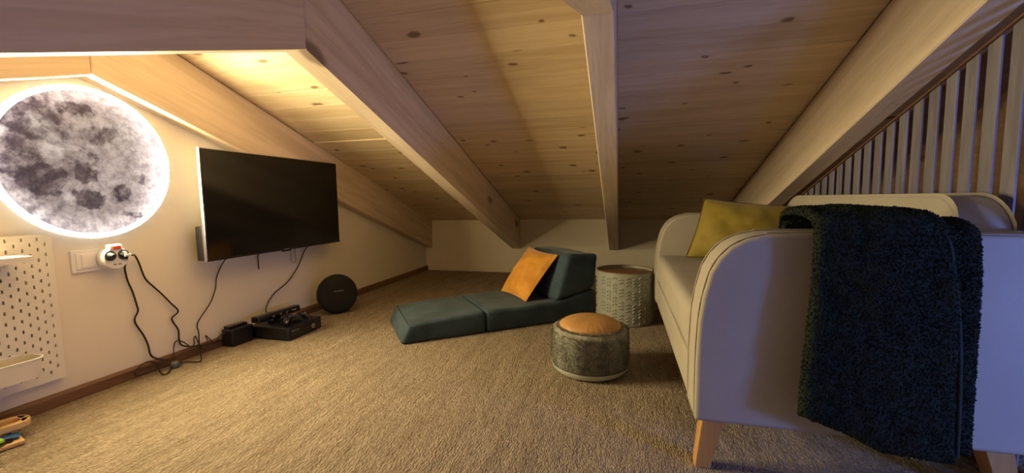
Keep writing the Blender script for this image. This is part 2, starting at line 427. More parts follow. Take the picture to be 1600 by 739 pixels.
# ------------------------------------------------------------------ moon lamp
MC = V((XL, 1.1264, .8543))
moon = thing('moon_lamp', 'round backlit moon print lamp with glowing white rim on the wall', 'lamp', MC)
lathe('back_plate', [(0, .002), (MOON_R*.9, .002), (MOON_R*.9, .02), (0, .02)], 'white_plastic', moon, 72, 'x')
RI = MOON_R*.937
lathe('glowing_rim', [(RI, .0360), (MOON_R-.001, .0360)], 'moon_rim', moon, 96, 'x')
lathe('edge_band', [(MOON_R*.9, .0205), (MOON_R, .0205), (MOON_R, .0362), (MOON_R-.0008, .0362), (MOON_R-.0008, .0352), (RI, .0352)], 'rim_side', moon, 96, 'x')
lathe('moon_print_disc', [(0, .022), (RI-.0005, .022), (RI-.0005, .0365), (0, .0365)], 'moon_print', moon, 96, 'x')

# ------------------------------------------------------------------ television
TY0, TY1, TZ0, TZ1, TX = 1.4715, 2.3933, .4405, .9508, -1.797
tv = thing('television', 'flat black television hanging on the left wall beside the moon lamp', 'television', (TX-.05, (TY0+TY1)/2, TZ0))
ox = V(tv.location)
def tvb(name, a, b, mat, bevel=0, par=tv): 
    v, f = boxvf(a, b); return mesh(name, [V(p)-ox for p in v], f, mat, par, smooth=bool(bevel), bevel=bevel)
tvb('panel_back', (TX-.018, TY0, TZ0), (TX-.002, TY1, TZ1), 'silver', .002)
tvb('screen', (TX-.002, TY0+.004, TZ0+.010), (TX+.0005, TY1-.004, TZ1-.004), 'screen_glass', .0005)
tvb('lower_bezel', (TX-.002, TY0, TZ0), (TX+.0015, TY1, TZ0+.0098), 'black_plastic', .0006)
tvb('rear_housing', (TX-.062, TY0+.002, TZ0+.002), (TX-.0181, TY1-.002, TZ0+.16), 'black_plastic', .006)
tvb('rear_housing', (TX-.045, TY0+.18, TZ0+.1605), (TX-.0181, TY1-.18, TZ1-.07), 'black_plastic', .006)
tvb('wall_bracket', (XL+.0005, 1.85, .62), (TX-.0455, 2.02, .80), 'black_plastic', .004)
tvb('sensor_bump', (TX-.006, 1.905, TZ0-.008), (TX+.001, 1.965, TZ0-.0003), 'black_plastic', .0015)
tvb('logo_mark', (TX+.0016, 1.915, TZ0+.0035), (TX+.0022, 1.953, TZ0+.0068), 'print_grey')

# ------------------------------------------------------------------ pegboard with shelf and basket
PBX = XL+.018
peg = thing('pegboard', 'white metal pegboard with small slots on the left wall', 'pegboard', (XL, .82, .098))
oy = V(peg.location)
pv, pf = [], []
def quad(y0, y1, z0, z1, x=PBX):
    if y1-y0 < 1e-6 or z1-z0 < 1e-6: return
    i = len(pv); pv.extend([(x, y0, z0), (x, y1, z0), (x, y1, z1), (x, y0, z1)]); pf.append((i, i+1, i+2, i+3))
py0, py1, pz0, pz1 = .64, 1.0, .098, .605
dc, dr, hw, hh, th = .019, .0355, .0026, .0058, .006
ncol = 18
yr_ = .981+dc/2
quad(yr_, py1, pz0, pz1); quad(py0, yr_-ncol*dc, pz0, pz1)
for j in range(ncol):
    yc = .981-dc*j
    quad(yc-dc/2, yc-hw, pz0, pz1); quad(yc+hw, yc+dc/2, pz0, pz1)
    z = pz0; zs = []
    zz = .572 if j % 2 == 0 else .590
    while zz > pz0+.02: zs.append(zz); zz -= dr
    for c in sorted(zs):
        quad(yc-hw, yc+hw, z, c-hh); z = c+hh
        for (ya, yb, za, zb) in ((yc-hw, yc+hw, c-hh, c-hh), (yc+hw, yc-hw, c+hh, c+hh), (yc-hw, yc-hw, c+hh, c-hh), (yc+hw, yc+hw, c-hh, c+hh)):
            i = len(pv); pv.extend([(PBX, ya, za), (PBX, yb, zb), (PBX-th, yb, zb), (PBX-th, ya, za)]); pf.append((i, i+1, i+2, i+3))
    quad(yc-hw, yc+hw, z, pz1)
for (ya, za, yb, zb) in ((py0, pz0, py1, pz0), (py1, pz0, py1, pz1), (py1, pz1, py0, pz1), (py0, pz1, py0, pz0)):
    i = len(pv); pv.extend([(PBX, ya, za), (PBX, yb, zb), (PBX-th, yb, zb), (PBX-th, ya, za)]); pf.append((i, i+1, i+2, i+3))
me = bpy.data.meshes.new('perforated_sheet'); me.from_pydata([tuple(V(p)-oy) for p in pv], [], pf); me.materials.append(MATS['white_metal'])
link(bpy.data.objects.new('perforated_sheet', me), peg)
for yy, zz in ((.985, .59), (.985, .115), (.66, .59), (.66, .115)):
    lathe('spacer', [(0, 0), (.006, 0), (.006, .0118), (0, .0118)], 'white_plastic', peg, 16, 'x', V((XL, yy, zz))-oy)
shelf = thing('pegboard_shelf', 'small white shelf hooked on the pegboard top', 'shelf', (PBX, .78, .525))
v, f = join([boxvf((.0005, -.11, .016), (.112, .112, .020)), boxvf((.108, -.11, 0), (.112, .112, .016)), boxvf((.0005, .108, 0), (.108, .112, .016)), boxvf((.0005, -.11, 0), (.108, -.106, .016))])
mesh('shelf_tray', v, f, 'white_metal', shelf)
box('hook', (-.012, .05, .004), (.0005, .054, .016), 'white_metal', shelf)
bas = thing('pegboard_basket', 'white oval metal basket hanging low on the pegboard', 'basket', (PBX, .78, .155))
def oval(x0, x1, y0, y1, r, z, n=6):
    out = []
    for cx, cy, a0 in ((x1-r, y1-r, 0), (x0+r, y1-r, 90), (x0+r, y0+r, 180), (x1-r, y0+r, 270)):
        for i in range(n+1):
            a = math.radians(a0+90*i/n); out.append((cx+r*math.cos(a), cy+r*math.sin(a), z))
    return out
ro = oval(.001, .105, -.12, .125, .035, .062); bo = oval(.004, .098, -.112, .117, .032, .0)
n = len(ro)
mesh('basket_wall', ro+bo+[(.05+(x-.05)*.965, y*.985, z) for x, y, z in ro]+[(.05+(x-.05)*.965, y*.985, .004) for x, y, z in bo],
     [(i, (i+1) % n, n+(i+1) % n, n+i) for i in range(n)] + [(2*n+i, 3*n+i, 3*n+(i+1) % n, 2*n+(i+1) % n) for i in range(n)] + [(i, 2*n+i, 2*n+(i+1) % n, (i+1) % n) for i in range(n)] + [tuple(range(n, 2*n))[::-1], tuple(range(3*n, 4*n))], 'white_metal', bas, smooth=True)
tube('rim_wire', ro, .0022, 'white_plastic', bas, 8, True, 0)
rem = thing('remote_control', 'dark remote lying in the white pegboard basket', 'remote', (PBX+.045, .80, .160))
box('remote_body', (-.018, -.07, 0), (.018, .07, .014), 'black_plastic', rem, .004); box('button_pad', (-.010, -.045, .0142), (.010, .02, .0155), 'print_grey', rem, .0006)
rem2 = thing('folded_note', 'folded white paper lying in the pegboard basket', 'paper', (PBX+.08, .855, .1605))
mesh('sheet', *boxvf((-.012, -.04, 0), (.010, .04, .045)), 'paper', rem2)

# ------------------------------------------------------------------ wall socket and adapter
so = thing('wall_socket', 'cream rectangular wall socket plate beside the pegboard', 'socket', (XL, 1.115, .497))
box('cover_plate', (.0003, -.062, -.041), (.009, .062, .041), 'white_plastic', so, .002)
box('inner_frame', (.0092, -.050, -.029), (.0115, .050, .029), 'white_plastic', so, .001)
box('rocker', (.0117, -.035, -.024), (.0135, .010, .024), 'white_plastic', so, .0008)
ad = thing('plug_adapter', 'round white multi-plug adapter with red switch in wall socket', 'adapter', (XL+.0140, 1.164, .500))
v, f = lathevf([(0, 0), (.040, 0), (.044, .006), (.044, .034), (.040, .042), (.0, .042)], 40, 'x'); mesh('adapter_body', v, f, 'white_plastic', ad, smooth=True)
box('switch_housing', (.006, -.022, .030), (.044, .022, .052), 'white_plastic', ad, .008, seg=3)
box('red_switch', (.0442, -.013, .034), (.0475, .013, .046), 'red_plastic', ad, .001)
for s in (-1, 1):
    lathe('socket_well', [(.019, .0422), (.019, .0455), (.0155, .0455), (.0155, .0425), (0, .0425)], 'grey_plastic', ad, 28, 'x', (0, s*.0215, .010))
    box('usb_port', (.0421, s*.008-.005, -.026), (.0425, s*.008+.005, -.0225), 'black_plastic', ad)
for s, lab in ((-1, 'black plug in the near well of the white adapter'), (1, 'black plug with white collar in the far well of the adapter')):
    pg = thing('power_plug', lab, 'plug', (XL+.0140+.0427, 1.164+s*.0215, .510), 0, 'plugs in the adapter')
    lathe('plug_body', [(0, 0), (.0145, 0), (.0145, .006), (.010, .012), (.007, .02), (0, .02)], 'cable_black', pg, 20, 'x')
    if s > 0: box('collar', (.0201, -.010, -.006), (.024, .012, .003), 'white_plastic', pg, .001)

# ------------------------------------------------------------------ cables
CAB = {
 'a': [(-1.850, 1.190, .498), (-1.872, 1.203, .484), (-1.900, 1.212, .455), (-1.903, 1.215, .43), (-1.903, 1.22, .396), (-1.903, 1.233, .351), (-1.903, 1.244, .293), (-1.903, 1.246, .269), (-1.903, 1.231, .231), (-1.903, 1.257, .167), (-1.903, 1.271, .121), (-1.9, 1.277, .073), (-1.892, 1.298, .05), (-1.88, 1.331, .034)],
 'b': [(-1.838, 1.19, .508), (-1.862, 1.222, .503), (-1.89, 1.245, .497), (-1.903, 1.265, .466), (-1.903, 1.283, .398), (-1.903, 1.312, .357), (-1.903, 1.342, .319), (-1.903, 1.374, .273), (-1.903, 1.404, .228), (-1.903, 1.376, .205), (-1.903, 1.38, .182), (-1.903, 1.398, .144), (-1.903, 1.398, .101), (-1.9, 1.404, .073), (-1.893, 1.434, .056), (-1.888, 1.478, .045), (-1.888, 1.549, .037), (-1.888, 1.592, .032)],
 'c': [(-1.87, 1.643, .45), (-1.903, 1.63, .40), (-1.903, 1.598, .345), (-1.903, 1.587, .29), (-1.903, 1.555, .227), (-1.903, 1.488, .151), (-1.9, 1.486, .103), (-1.885, 1.472, .041), (-1.837, 1.439, .006), (-1.802, 1.401, .006), (-1.849, 1.388, .006), (-1.872, 1.358, .012)],
 'd': [(-1.87, 2.21, .45), (-1.903, 2.19, .40), (-1.903, 2.135, .319), (-1.903, 2.044, .237), (-1.903, 1.945, .193), (-1.903, 1.896, .151), (-1.88, 1.850, .115), (-1.832, 1.822, .105)],
 'e': [(-1.875, 1.35, .024), (-1.888, 1.36, .05), (-1.903, 1.373, .075), (-1.903, 1.381, .095), (-1.903, 1.398, .094), (-1.9, 1.414, .083), (-1.88, 1.429, .058), (-1.89, 1.453, .062), (-1.9, 1.461, .08), (-1.903, 1.471, .092), (-1.9, 1.474, .079), (-1.88, 1.465, .064), (-1.875, 1.47, .042), (-1.876, 1.494, .024), (-1.876, 1.508, .054), (-1.9, 1.517, .077), (-1.9, 1.522, .076), (-1.89, 1.528, .061), (-1.878, 1.532, .046), (-1.878, 1.55, .044), (-1.89, 1.577, .058), (-1.88, 1.594, .07)],
 'f': [(-1.868, 1.331, .012), (-1.875, 1.276, .014), (-1.878, 1.206, .016), (-1.885, 1.208, .035), (-1.888, 1.223, .045), (-1.888, 1.25, .055), (-1.885, 1.272, .046), (-1.88, 1.286, .029), (-1.862, 1.28, .006), (-1.811, 1.258, .006), (-1.813, 1.279, .006), (-1.850, 1.318, .008)],
 'g': [(-1.87, 1.844, .45), (-1.90, 1.844, .42), (-1.903, 1.845, .388), (-1.903, 1.845, .343)],
 'h': [(-1.87, 2.079, .45), (-1.90, 2.079, .42), (-1.903, 2.079, .359), (-1.903, 2.098, .341), (-1.903, 2.116, .354), (-1.90, 2.112, .42), (-1.87, 2.112, .45)]}
for k, rad, lab in (('a', .0034, 'black cable dropping steeply from the adapter to the floor'), ('b', .0034, 'black cable kinked down the wall from adapter to power brick'),
                    ('c', .0026, 'black cable running from the television down to the carpet'), ('d', .0028, 'black cable running from the television down to the sensor bar'),
                    ('e', .0024, 'thin curled black cable lying along the baseboard by the power brick'), ('f', .0028, 'black cable looping low over the baseboard below the socket'),
                    ('g', .003, 'short loose black wire end hanging below the television'), ('h', .0013, 'thin wire loop hanging under the middle of the television')):
    pts = CAB[k]; tag(tube('power_cable', pts, rad, 'cable_black', None, 8, False, 6, pts[-1]), lab, 'cable', 'cables on the left wall')
pk = thing('inline_plug', 'small dark round plug lying where cables meet by baseboard', 'plug', (-1.852, 1.335, 0))
lathe('plug_shell', [(0, .001), (.014, .001), (.017, .006), (.016, .022), (.011, .028), (0, .029)], 'grey_plastic', pk, 20)
tube('pin', [(0, .004, .012), (.014, .02, .012)], .0035, 'black_plastic', pk, 8, False, 2)

# ------------------------------------------------------------------ game console, sensor, pad, power brick
gc = thing('game_console', 'black game console lying flat on carpet under the television', 'console', (-1.745, 1.848, 0))
pr_ = [(-.122, -.122), (.118, -.122), (.122, -.112), (.122, .116), (.118, .122), (-.122, .122)]
prism('case', pr_, .006, .066, 'black_plastic', gc, 'z', .004)
for a in ((-.10, -.10), (.10, -.10), (-.10, .10), (.10, .10)): lathe('foot', [(0, 0), (.008, 0), (.008, .0058), (0, .0058)], 'grey_plastic', gc, 12, 'z', (*a, 0))
box('front_panel', (.1222, -.104, .012), (.1236, .112, .058), 'gloss_black', gc, .0005)
box('disc_tray', (.1237, -.09, .040), (.1243, .045, .052), 'black_plastic', gc, .0002)
lathe('power_button', [(0, .1237), (.0125, .1237), (.0125, .1255), (.0085, .1258), (0, .1258)], 'silver', gc, 24, 'x', (0, .052, .032))
lathe('button_core', [(0, .1259), (.0055, .1259), (.0055, .1264), (0, .1264)], 'grey_plastic', gc, 20, 'x', (0, .052, .032))
def text(name, body, size, mat, parent, loc, rot, label=None):
    c = bpy.data.curves.new(name, 'FONT'); c.body = body; c.size = size; c.extrude = .0002; c.align_x = 'CENTER'; c.align_y = 'CENTER'
    c.materials.append(MATS[mat]); tmp = bpy.data.objects.new(name+'_curve', c); COL.objects.link(tmp)
    me = bpy.data.meshes.new_from_object(tmp.evaluated_get(bpy.context.evaluated_depsgraph_get())); bpy.data.objects.remove(tmp)
    o = bpy.data.objects.new(name, me); link(o, parent); o.location = loc; o.rotation_euler = rot
    return o
text('lettering', 'XBOX 360', .011, 'print_grey', gc, (.1248, -.078, .046), (math.pi/2, 0, math.pi/2))
for i in range(7): box('vent_slot', (-.08+.012*i, .1222, .02), (-.075+.012*i, .1226, .052), 'gloss_black', gc)
kn = thing('motion_sensor_bar', 'long black motion sensor bar on the game console', 'sensor', (-1.79, 1.832, .066), math.radians(-3))
prism('sensor_foot', [(-.03, -.035), (.03, -.035), (.026, .035), (-.026, .035)], 0, .012, 'black_plastic', kn, 'z', .003)
box('neck', (-.012, -.014, .0121), (.012, .014, .026), 'black_plastic', kn, .003)
bar = prism('bar', [(-.026, .027), (.022, .026), (.028, .034), (.026, .052), (.018, .059), (-.024, .057)], -.135, .135, 'gloss_black', kn, 'y', .004)
for yy in (-.045, .0, .04): lathe('lens', [(0, 0), (.007, 0), (.007, .002), (.004, .0025), (0, .001)], 'grey_plastic', bar, 16, 'x', (.0275, yy, .042))
box('logo_strip', (.0275, .075, .040), (.0283, .105, .045), 'print_grey', bar)
gp = thing('game_controller', 'glossy black game controller resting on the game console', 'controller', (-1.672, 1.835, .066), math.radians(62))
# body: smooth two-grip outline, domed
out = [(-.072, -.040), (-.058, -.052), (-.046, -.040), (-.030, -.012), (0, -.008), (.030, -.012), (.046, -.040), (.058, -.052), (.072, -.040), (.070, .0), (.055, .032), (.03, .038), (0, .034), (-.03, .038), (-.055, .032), (-.070, 0)]
oc = spline([(x, y, 0) for x, y in out], 4, True); n = len(oc)
lay = [(.80, .002), (.97, .010), (1.0, .018), (.95, .028), (.75, .036), (.4, .040)]
v = []
for s, z in lay:
    v += [(p.x*s, (p.y-.0)*s + .0, z + (.003 if p.y < -.02 else 0)*(-1 if s > .9 else 0)) for p in oc]
f = [tuple(range(n))[::-1], tuple(range((len(lay)-1)*n, len(lay)*n))]
for L in range(len(lay)-1): f += [(L*n+i, L*n+(i+1) % n, (L+1)*n+(i+1) % n, (L+1)*n+i) for i in range(n)]
mesh('shell', v, f, 'gloss_black', gp, smooth=True)
for x, y in ((-.042, .012), (.022, -.006)):
    st = lathe('thumbstick', [(0, .030), (.005, .030), (.005, .044), (.010, .046), (.010, .050), (.006, .049), (0, .048)], 'black_plastic', gp, 18, 'z', (x, y, 0))
for x, y in ((.042, .022), (.054, .012), (.042, .002), (.030, .012)): lathe('face_button', [(0, .030), (.0048, .030), (.0048, .0405), (.003, .042), (0, .0422)], 'grey_plastic', gp, 12, 'z', (x, y, 0))
lathe('guide_button', [(0, .034), (.0085, .034), (.0085, .0415), (.005, .043), (0, .0432)], 'silver', gp, 18, 'z', (0, .014, 0))
pb = thing('power_brick', 'black power brick standing beside the console at the baseboard', 'power supply', (-1.862, 1.655, 0), math.radians(-2))
box('brick_case', (-.034, -.060, .002), (.034, .060, .085), 'black_plastic', pb, .006)
box('top_ridge', (-.028, -.052, .0852), (.006, .052, .098), 'gloss_black', pb, .004)
tube('strain_relief', [(-.012, -.060, .066), (-.014, -.072, .064)], .006, 'cable_black', pb, 10, False, 2)

# ------------------------------------------------------------------ round speaker
sp = thing('round_speaker', 'round black speaker standing on the carpet by left wall', 'speaker', (-1.735, 2.262, 0), math.radians(-38))
tilt = Matrix.Translation((0, 0, .1235)) @ Matrix.Rotation(math.radians(-9), 4, 'Y')
def sl(name, prof, mat, seg=56):
    v, f = lathevf(prof, seg, 'x'); return mesh(name, [tilt @ V(p) for p in v], f, mat, sp, smooth=True)
sl('grille', [(0, .040), (.06, .0385), (.100, .033), (.114, .026), (.120, .014), (.1225, .0)], 'grille_black')
sl('back_shell', [(.1225, -.0005), (.121, -.02), (.112, -.045), (.09, -.066), (.05, -.078), (0, -.08)], 'black_plastic')
sl('seam_ring', [(.1228, -.004), (.1236, -.002), (.1236, .001), (.1228, .003)], 'grey_plastic')
for s in (-1, 1): tube('foot', [(.0, s*.055, .016), (.022, s*.06, .007), (.042, s*.064, .004)], .0038, 'grey_plastic', sp, 8, False, 3)
tx = text('lettering', 'harman/kardon', .0095, 'silver', sp, (0, 0, 0), (0, 0, 0))
tx.matrix_local = tilt @ Matrix.Translation((.0402, 0, .018)) @ Matrix.Rotation(math.pi/2, 4, 'Z') @ Matrix.Rotation(math.pi/2, 4, 'X')

# ------------------------------------------------------------------ wooden toy
ty = thing('wooden_toy', 'light wooden pull toy with a loop handle by the baseboard', 'toy', (-1.792, .748, 0), math.radians(-15))
box('toy_base', (-.045, -.13, .002), (.080, .062, .014), 'toy_wood', ty, .003)
def ringslab(x0, x1, y0, y1, r, t, z0, z1, zslope=0):
    a = oval(x0, x1, y0, y1, r, 0, 8); b = oval(x0+t, x1-t, y0+t, y1-t, max(.004, r-t*.7), 0, 8); n = len(a)
    v = [(x, y, z0) for x, y, _ in a]+[(x, y, z1) for x, y, _ in a]+[(x, y, z0) for x, y, _ in b]+[(x, y, z1) for x, y, _ in b]
    f = []
    for i in range(n):
        j = (i+1) % n; f += [(i, j, n+j, n+i), (2*n+i, 3*n+i, 3*n+j, 2*n+j), (n+i, n+j, 3*n+j, 3*n+i), (i, 2*n+i, 2*n+j, j)]
    return v, f
mesh('loop_handle', *ringslab(-.048, .032, -.13, .092, .036, .019, .034, .052), 'toy_wood', ty, smooth=True, bevel=.002)
prism('upright', [(-.028, .034), (.018, .034), (.016, .060), (-.026, .060)], .0142, .0338, 'toy_wood', ty, 'z', .002)
prism('upright', [(-.028, -.12), (.018, -.12), (.018, -.095), (-.028, -.095)], .0142, .0338, 'toy_wood', ty, 'z', .002)
tcar = thing('blue_toy_car', 'small blue toy car lying on the wooden toy base', 'toy', (-1.752, .752, .0145), math.radians(66))
prism('car_body', [(-.055, .004), (.035, .004), (.048, .007), (.04, .011), (.012, .013), (-.005, .0165), (-.045, .0165), (-.055, .012)], -.017, .017, 'blue_plastic', tcar, 'y', .004)
box('windshield', (-.03, -.0135, .0167), (.0, .0135, .0174), 'paper', tcar)
for x in (-.035, .025):
    for s in (-1, 1):
        v, f = lathevf([(0, -.004), (.006, -.004), (.006, .004), (0, .004)], 18); mesh('wheel', [(p[0]+x, p[2]+s*.0215, p[1]+.006) for p in v], f, 'black_plastic', tcar, smooth=True)
tg = thing('green_toy_piece', 'lime green toy piece beside the blue toy car', 'toy', (-1.728, .742, .0145), .4)
v, f = lathevf([(0, 0), (.012, 0), (.015, .005), (.015, .014), (.010, .020), (0, .022)], 24); mesh('cap', v, f, 'green_plastic', tg, smooth=True)
v, f = lathevf([(.0152, .006), (.0185, .006), (.0185, .011), (.0152, .011)], 24); mesh('flange', v, f, 'black_plastic', tg, smooth=True)

# ------------------------------------------------------------------ blue folding floor lounger (local x along, y across)
CH = math.atan2(.61496, .78856)
ch = thing('floor_lounger', 'dark blue velvet folding floor lounger with wedge backrest', 'lounger', (-1.035, 1.795, 0), CH)
CW = .455
def soft(name, poly, mat, par, a0=0.0, a1=CW, bev=.018, cuts=1, puff=.004, seed=0):
    v, f = prismvf(poly, a0, a1, 'y')
    me = bpy.data.meshes.new(name); me.from_pydata(v, [], f); bm = bmesh.new(); bm.from_mesh(me)
    bmesh.ops.recalc_face_normals(bm, faces=bm.faces)
    bmesh.ops.bevel(bm, geom=bm.edges[:], offset=bev, segments=3, profile=.55, affect='EDGES', clamp_overlap=True)
    bmesh.ops.triangulate(bm, faces=[q for q in bm.faces if len(q.verts) > 4])
    for _ in range(4):
        long = [e for e in bm.edges if e.calc_length() > .035]
        if not long: break
        bmesh.ops.subdivide_edges(bm, edges=long, cuts=1, use_grid_fill=True)
    bm.normal_update()
    for q in bm.verts:
        k = nz((q.co.x+seed, q.co.y, q.co.z), 9)*puff + nz((q.co.x, q.co.y+seed, q.co.z), 26)*puff*.4
        q.co += q.normal*k
        if q.co.z < .001: q.co.z = .001
    for q in bm.faces: q.smooth = True
    bm.to_mesh(me); bm.free(); me.materials.append(MATS[mat])
    return link(bpy.data.objects.new(name, me), par)
foot = soft('foot_cushion', [(0, 0), (.441, 0), (.441, .117), (.040, .096)], 'blue_velvet', ch, seed=1)
seat = soft('seat_cushion', [(.447, 0), (1.12, 0), (1.125, .172), (.86, .118), (.447, .117)], 'blue_velvet', ch, seed=3)
back = soft('backrest', [(.862, .122), (1.126, .177), (1.150, .376), (.948, .388)], 'blue_velvet', ch, seed=5, bev=.026)
tube('piping', [(.043, .018, .093), (.041, .12, .096), (.041, .33, .096), (.043, CW-.018, .093)], .0024, 'blue_velvet_dark', foot, 6, False, 4)

def pillowvf(c00, c10, c11, c01, thick, n=26, pinch=.035, back_flat=.7, wob=.006, seed=0, ear=.0):
    A, B, Cc, Dd = map(V, (c00, c10, c11, c01)); nrm = ((B-A).cross(Dd-A)).normalized()
    front = []; rear = []
    for j in range(n+1):
        for i in range(n+1):
            u, w_ = i/n*2-1, j/n*2-1
            # edges bow inwards between the corners
            uu_ = u*(1-pinch*(1-w_*w_)*1.0); ww = w_*(1-pinch*(1-u*u)*1.0)
            s, t = (uu_+1)/2, (ww+1)/2
            p = A*(1-s)*(1-t)+B*s*(1-t)+Cc*s*t+Dd*(1-s)*t
            h = (max(0, 1-u*u)**.55)*(max(0, 1-w_*w_)**.55)
            k = nz((u*1.5+seed, w_*1.5, seed), 1.3)*wob*h*3 + nz((u+seed, w_, 3), 5)*wob*h
            front.append(p + nrm*(thick*h*.5+k)); rear.append(p - nrm*(thick*h*.5*back_flat))
    v = front+rear; m_ = (n+1)*(n+1); f = []
    for j in range(n):
        for i in range(n):
            a = j*(n+1)+i; f += [(a, a+1, a+n+2, a+n+1), (m_+a, m_+a+n+1, m_+a+n+2, m_+a+1)]
    rim = [i for i in range(n+1)]+[(j+1)*(n+1)-1 for j in range(1, n+1)]+[n*(n+1)+i for i in range(n-1, -1, -1)]+[j*(n+1) for j in range(n-1, 0, -1)]
    return v, f, [front[i] for i in rim]
lm = Matrix.Translation((-1.035, 1.795, 0)) @ Matrix.Rotation(CH, 4, 'Z')
oc4 = [(.716, .085, .122), (.930, .095, .372), (.895, .415, .392), (.690, .395, .128)]
v, f, rim = pillowvf(oc4[3], oc4[0], oc4[1], oc4[2], .115, seed=2.0, pinch=.06)
org = lm @ V((.74, .24, .12))
pi = thing('throw_pillow', 'orange velvet pillow leaning on the blue lounger backrest', 'pillow', org)
mesh('cushion', [(lm @ V(p))-org for p in v], f, 'orange_velvet', pi, smooth=True, weld=True)
tube('seam', [(lm @ p)-org for p in rim], .0028, 'orange_velvet', pi, 6, True, 0)

# ------------------------------------------------------------------ pouf
po = thing('pouf', 'grey fur pouf with tan leather top on the carpet', 'pouf', (-.12, 1.712, 0))
lathe('base_ring', [(0, .001), (.128, .001), (.142, .008), (.152, .020), (.1555, .032), (.1535, .033), (.149, .023), (.13, .012), (0, .012)], 'milky_plastic', po, 64)
# furry drum
def furdrum():
    seg, rows = 110, 26; v = []; f = []
    for j in range(rows+1):
        t = j/rows; z = .016+t*.168
        r = .1485 if t < .85 else .1485-.022*((t-.85)/.15)**2
        if t < .12: r = .1485-.016*(1-t/.12)**2
        for i in range(seg):
            a = 2*math.pi*i/seg; p = (math.cos(a)*r, math.sin(a)*r, z)
            k = nz(p, 34)*.0022+nz(p, 90)*.0012
            v.append((math.cos(a)*(r+k), math.sin(a)*(r+k), z))
    for j in range(rows):
        for i in range(seg): f.append((j*seg+i, j*seg+(i+1) % seg, (j+1)*seg+(i+1) % seg, (j+1)*seg+i))
    f += [tuple(range(seg))[::-1], tuple(range(rows*seg, (rows+1)*seg))]
    return v, f
drum = mesh('fur_side', *furdrum(), 'grey_fur', po, smooth=True)
def tufts(pts, length, wid, rnd=.6, sag=.0):
    v = []; f = []
    for p, nrm in pts:
        d = (nrm+V((random.uniform(-1, 1), random.uniform(-1, 1), random.uniform(-1, 1)))*rnd+V((0, 0, -sag))).normalized()
        s = d.orthogonal().normalized(); s = Matrix.Rotation(random.uniform(0, 6.28), 3, d) @ s; q = d.cross(s)
        L = length*random.uniform(.6, 1.3); i = len(v)
        tip = p+d*L; b0 = p-nrm*.001
        v += [b0+s*wid, b0-s*wid*.5+q*wid*.87, b0-s*wid*.5-q*wid*.87, tip]
        f += [(i, i+1, i+3), (i+1, i+2, i+3), (i+2, i, i+3)]
    return v, f
pts = []
for _ in range(5200):
    a = random.uniform(0, 6.283); z = random.uniform(.026, .172); nr = V((math.cos(a), math.sin(a), 0)); pts.append((V((nr.x*.149, nr.y*.149, z)), nr))
pl = mesh('fur_pile', *tufts(pts, .007, .0013, .8, .5), 'grey_fur', drum, smooth=False); pl['kind'] = 'stuff'
pts = []
for _ in range(2400):
    a = random.uniform(0, 6.283); r = .126+random.uniform(-.006, .008); nr = V((math.cos(a)*.4, math.sin(a)*.4, .9)).normalized(); pts.append((V((math.cos(a)*r, math.sin(a)*r, .182)), nr))
pl = mesh('fur_edge', *tufts(pts, .010, .0014, .8), 'fur_tips', drum); pl['kind'] = 'stuff'
prof = [(.124, .176), (.126, .184), (.121, .194), (.108, .204), (.085, .213), (.055, .2185), (.02, .2205), (0, .2208)]
v, f = lathevf(prof, 96)
v = [V(p) for p in v]
for p in v:
    r = math.hypot(p.x, p.y); a = math.atan2(p.y, p.x)
    if r > .06: p.z += .0022*math.sin(a*34)*((r-.06)/.066)**2; 
    p.z += nz(p, 22)*.002
mesh('leather_top', v, f, 'tan_leather', po, smooth=True)
lathe('clear_sleeve', [(.1560, .033), (.1572, .06), (.1572, .150), (.1545, .178)], 'clear_plastic', po, 64)

# ------------------------------------------------------------------ drum side table
tb = thing('side_table', 'sage drum side table with embossed crescents and brown tray top', 'table', (.022, 2.475, 0))
TR, TH = .157, .292
lathe('drum_body', [(TR-.004, .002), (TR, .004), (TR, TH), (TR-.003, TH), (TR-.003, .006), (TR-.004, .002)], 'sage_metal', tb, 96)
lathe('tray_top', [(0, TH-.020), (TR-.0032, TH-.020), (TR-.0032, TH-.010), (0, TH-.010)], 'tray_wood', tb, 64)
lathe('rim', [(TR-.004, TH+.0002), (TR+.0014, TH+.0002), (TR+.0014, TH+.005), (TR-.004, TH+.005), (TR-.004, TH+.0002)], 'tray_wood', tb, 96)
def crescents():
    parts = []
    dirv = math.atan2(-2.475, -.022)   # towards the room
    cols = 28
    for c in range(cols):
        if c % 6 == 5: continue
        a0 = dirv + (c+.5)*2*math.pi/cols
        flip = 1 if (c % 6) < 3 else 1
        off = .011*(c % 2)
        for rrow in range(15):
            if (rrow+(c % 3)) % 4 == 3: continue
            z0 = .014+rrow*.0178+off
            if z0 > TH-.024: continue
            # raised scallop: arc band, thick at its lower edge
            v = []; f = []; n = 7; wa = .0118/TR
            for i in range(n+1):
                t = i/n*2-1; arc = math.sqrt(max(0, 1-t*t))
                for (dz, rr_) in ((.0125*arc, .0002), (.0125*arc-.0060*(.3+.7*arc), .0044), (.0125*arc-.0072*(.3+.7*arc), .0002)):
                    a = a0+t*wa*.86; r = TR+rr_; v.append((math.cos(a)*r, math.sin(a)*r, z0+dz))
            for i in range(n):
                for k in range(2): f.append((i*3+k, i*3+3+k, i*3+4+k, i*3+1+k))
            parts.append((v, f))
    return join(parts)
cr_ = mesh('crescent_relief', *crescents(), 'sage_metal', tb, smooth=True); cr_['kind'] = 'stuff'

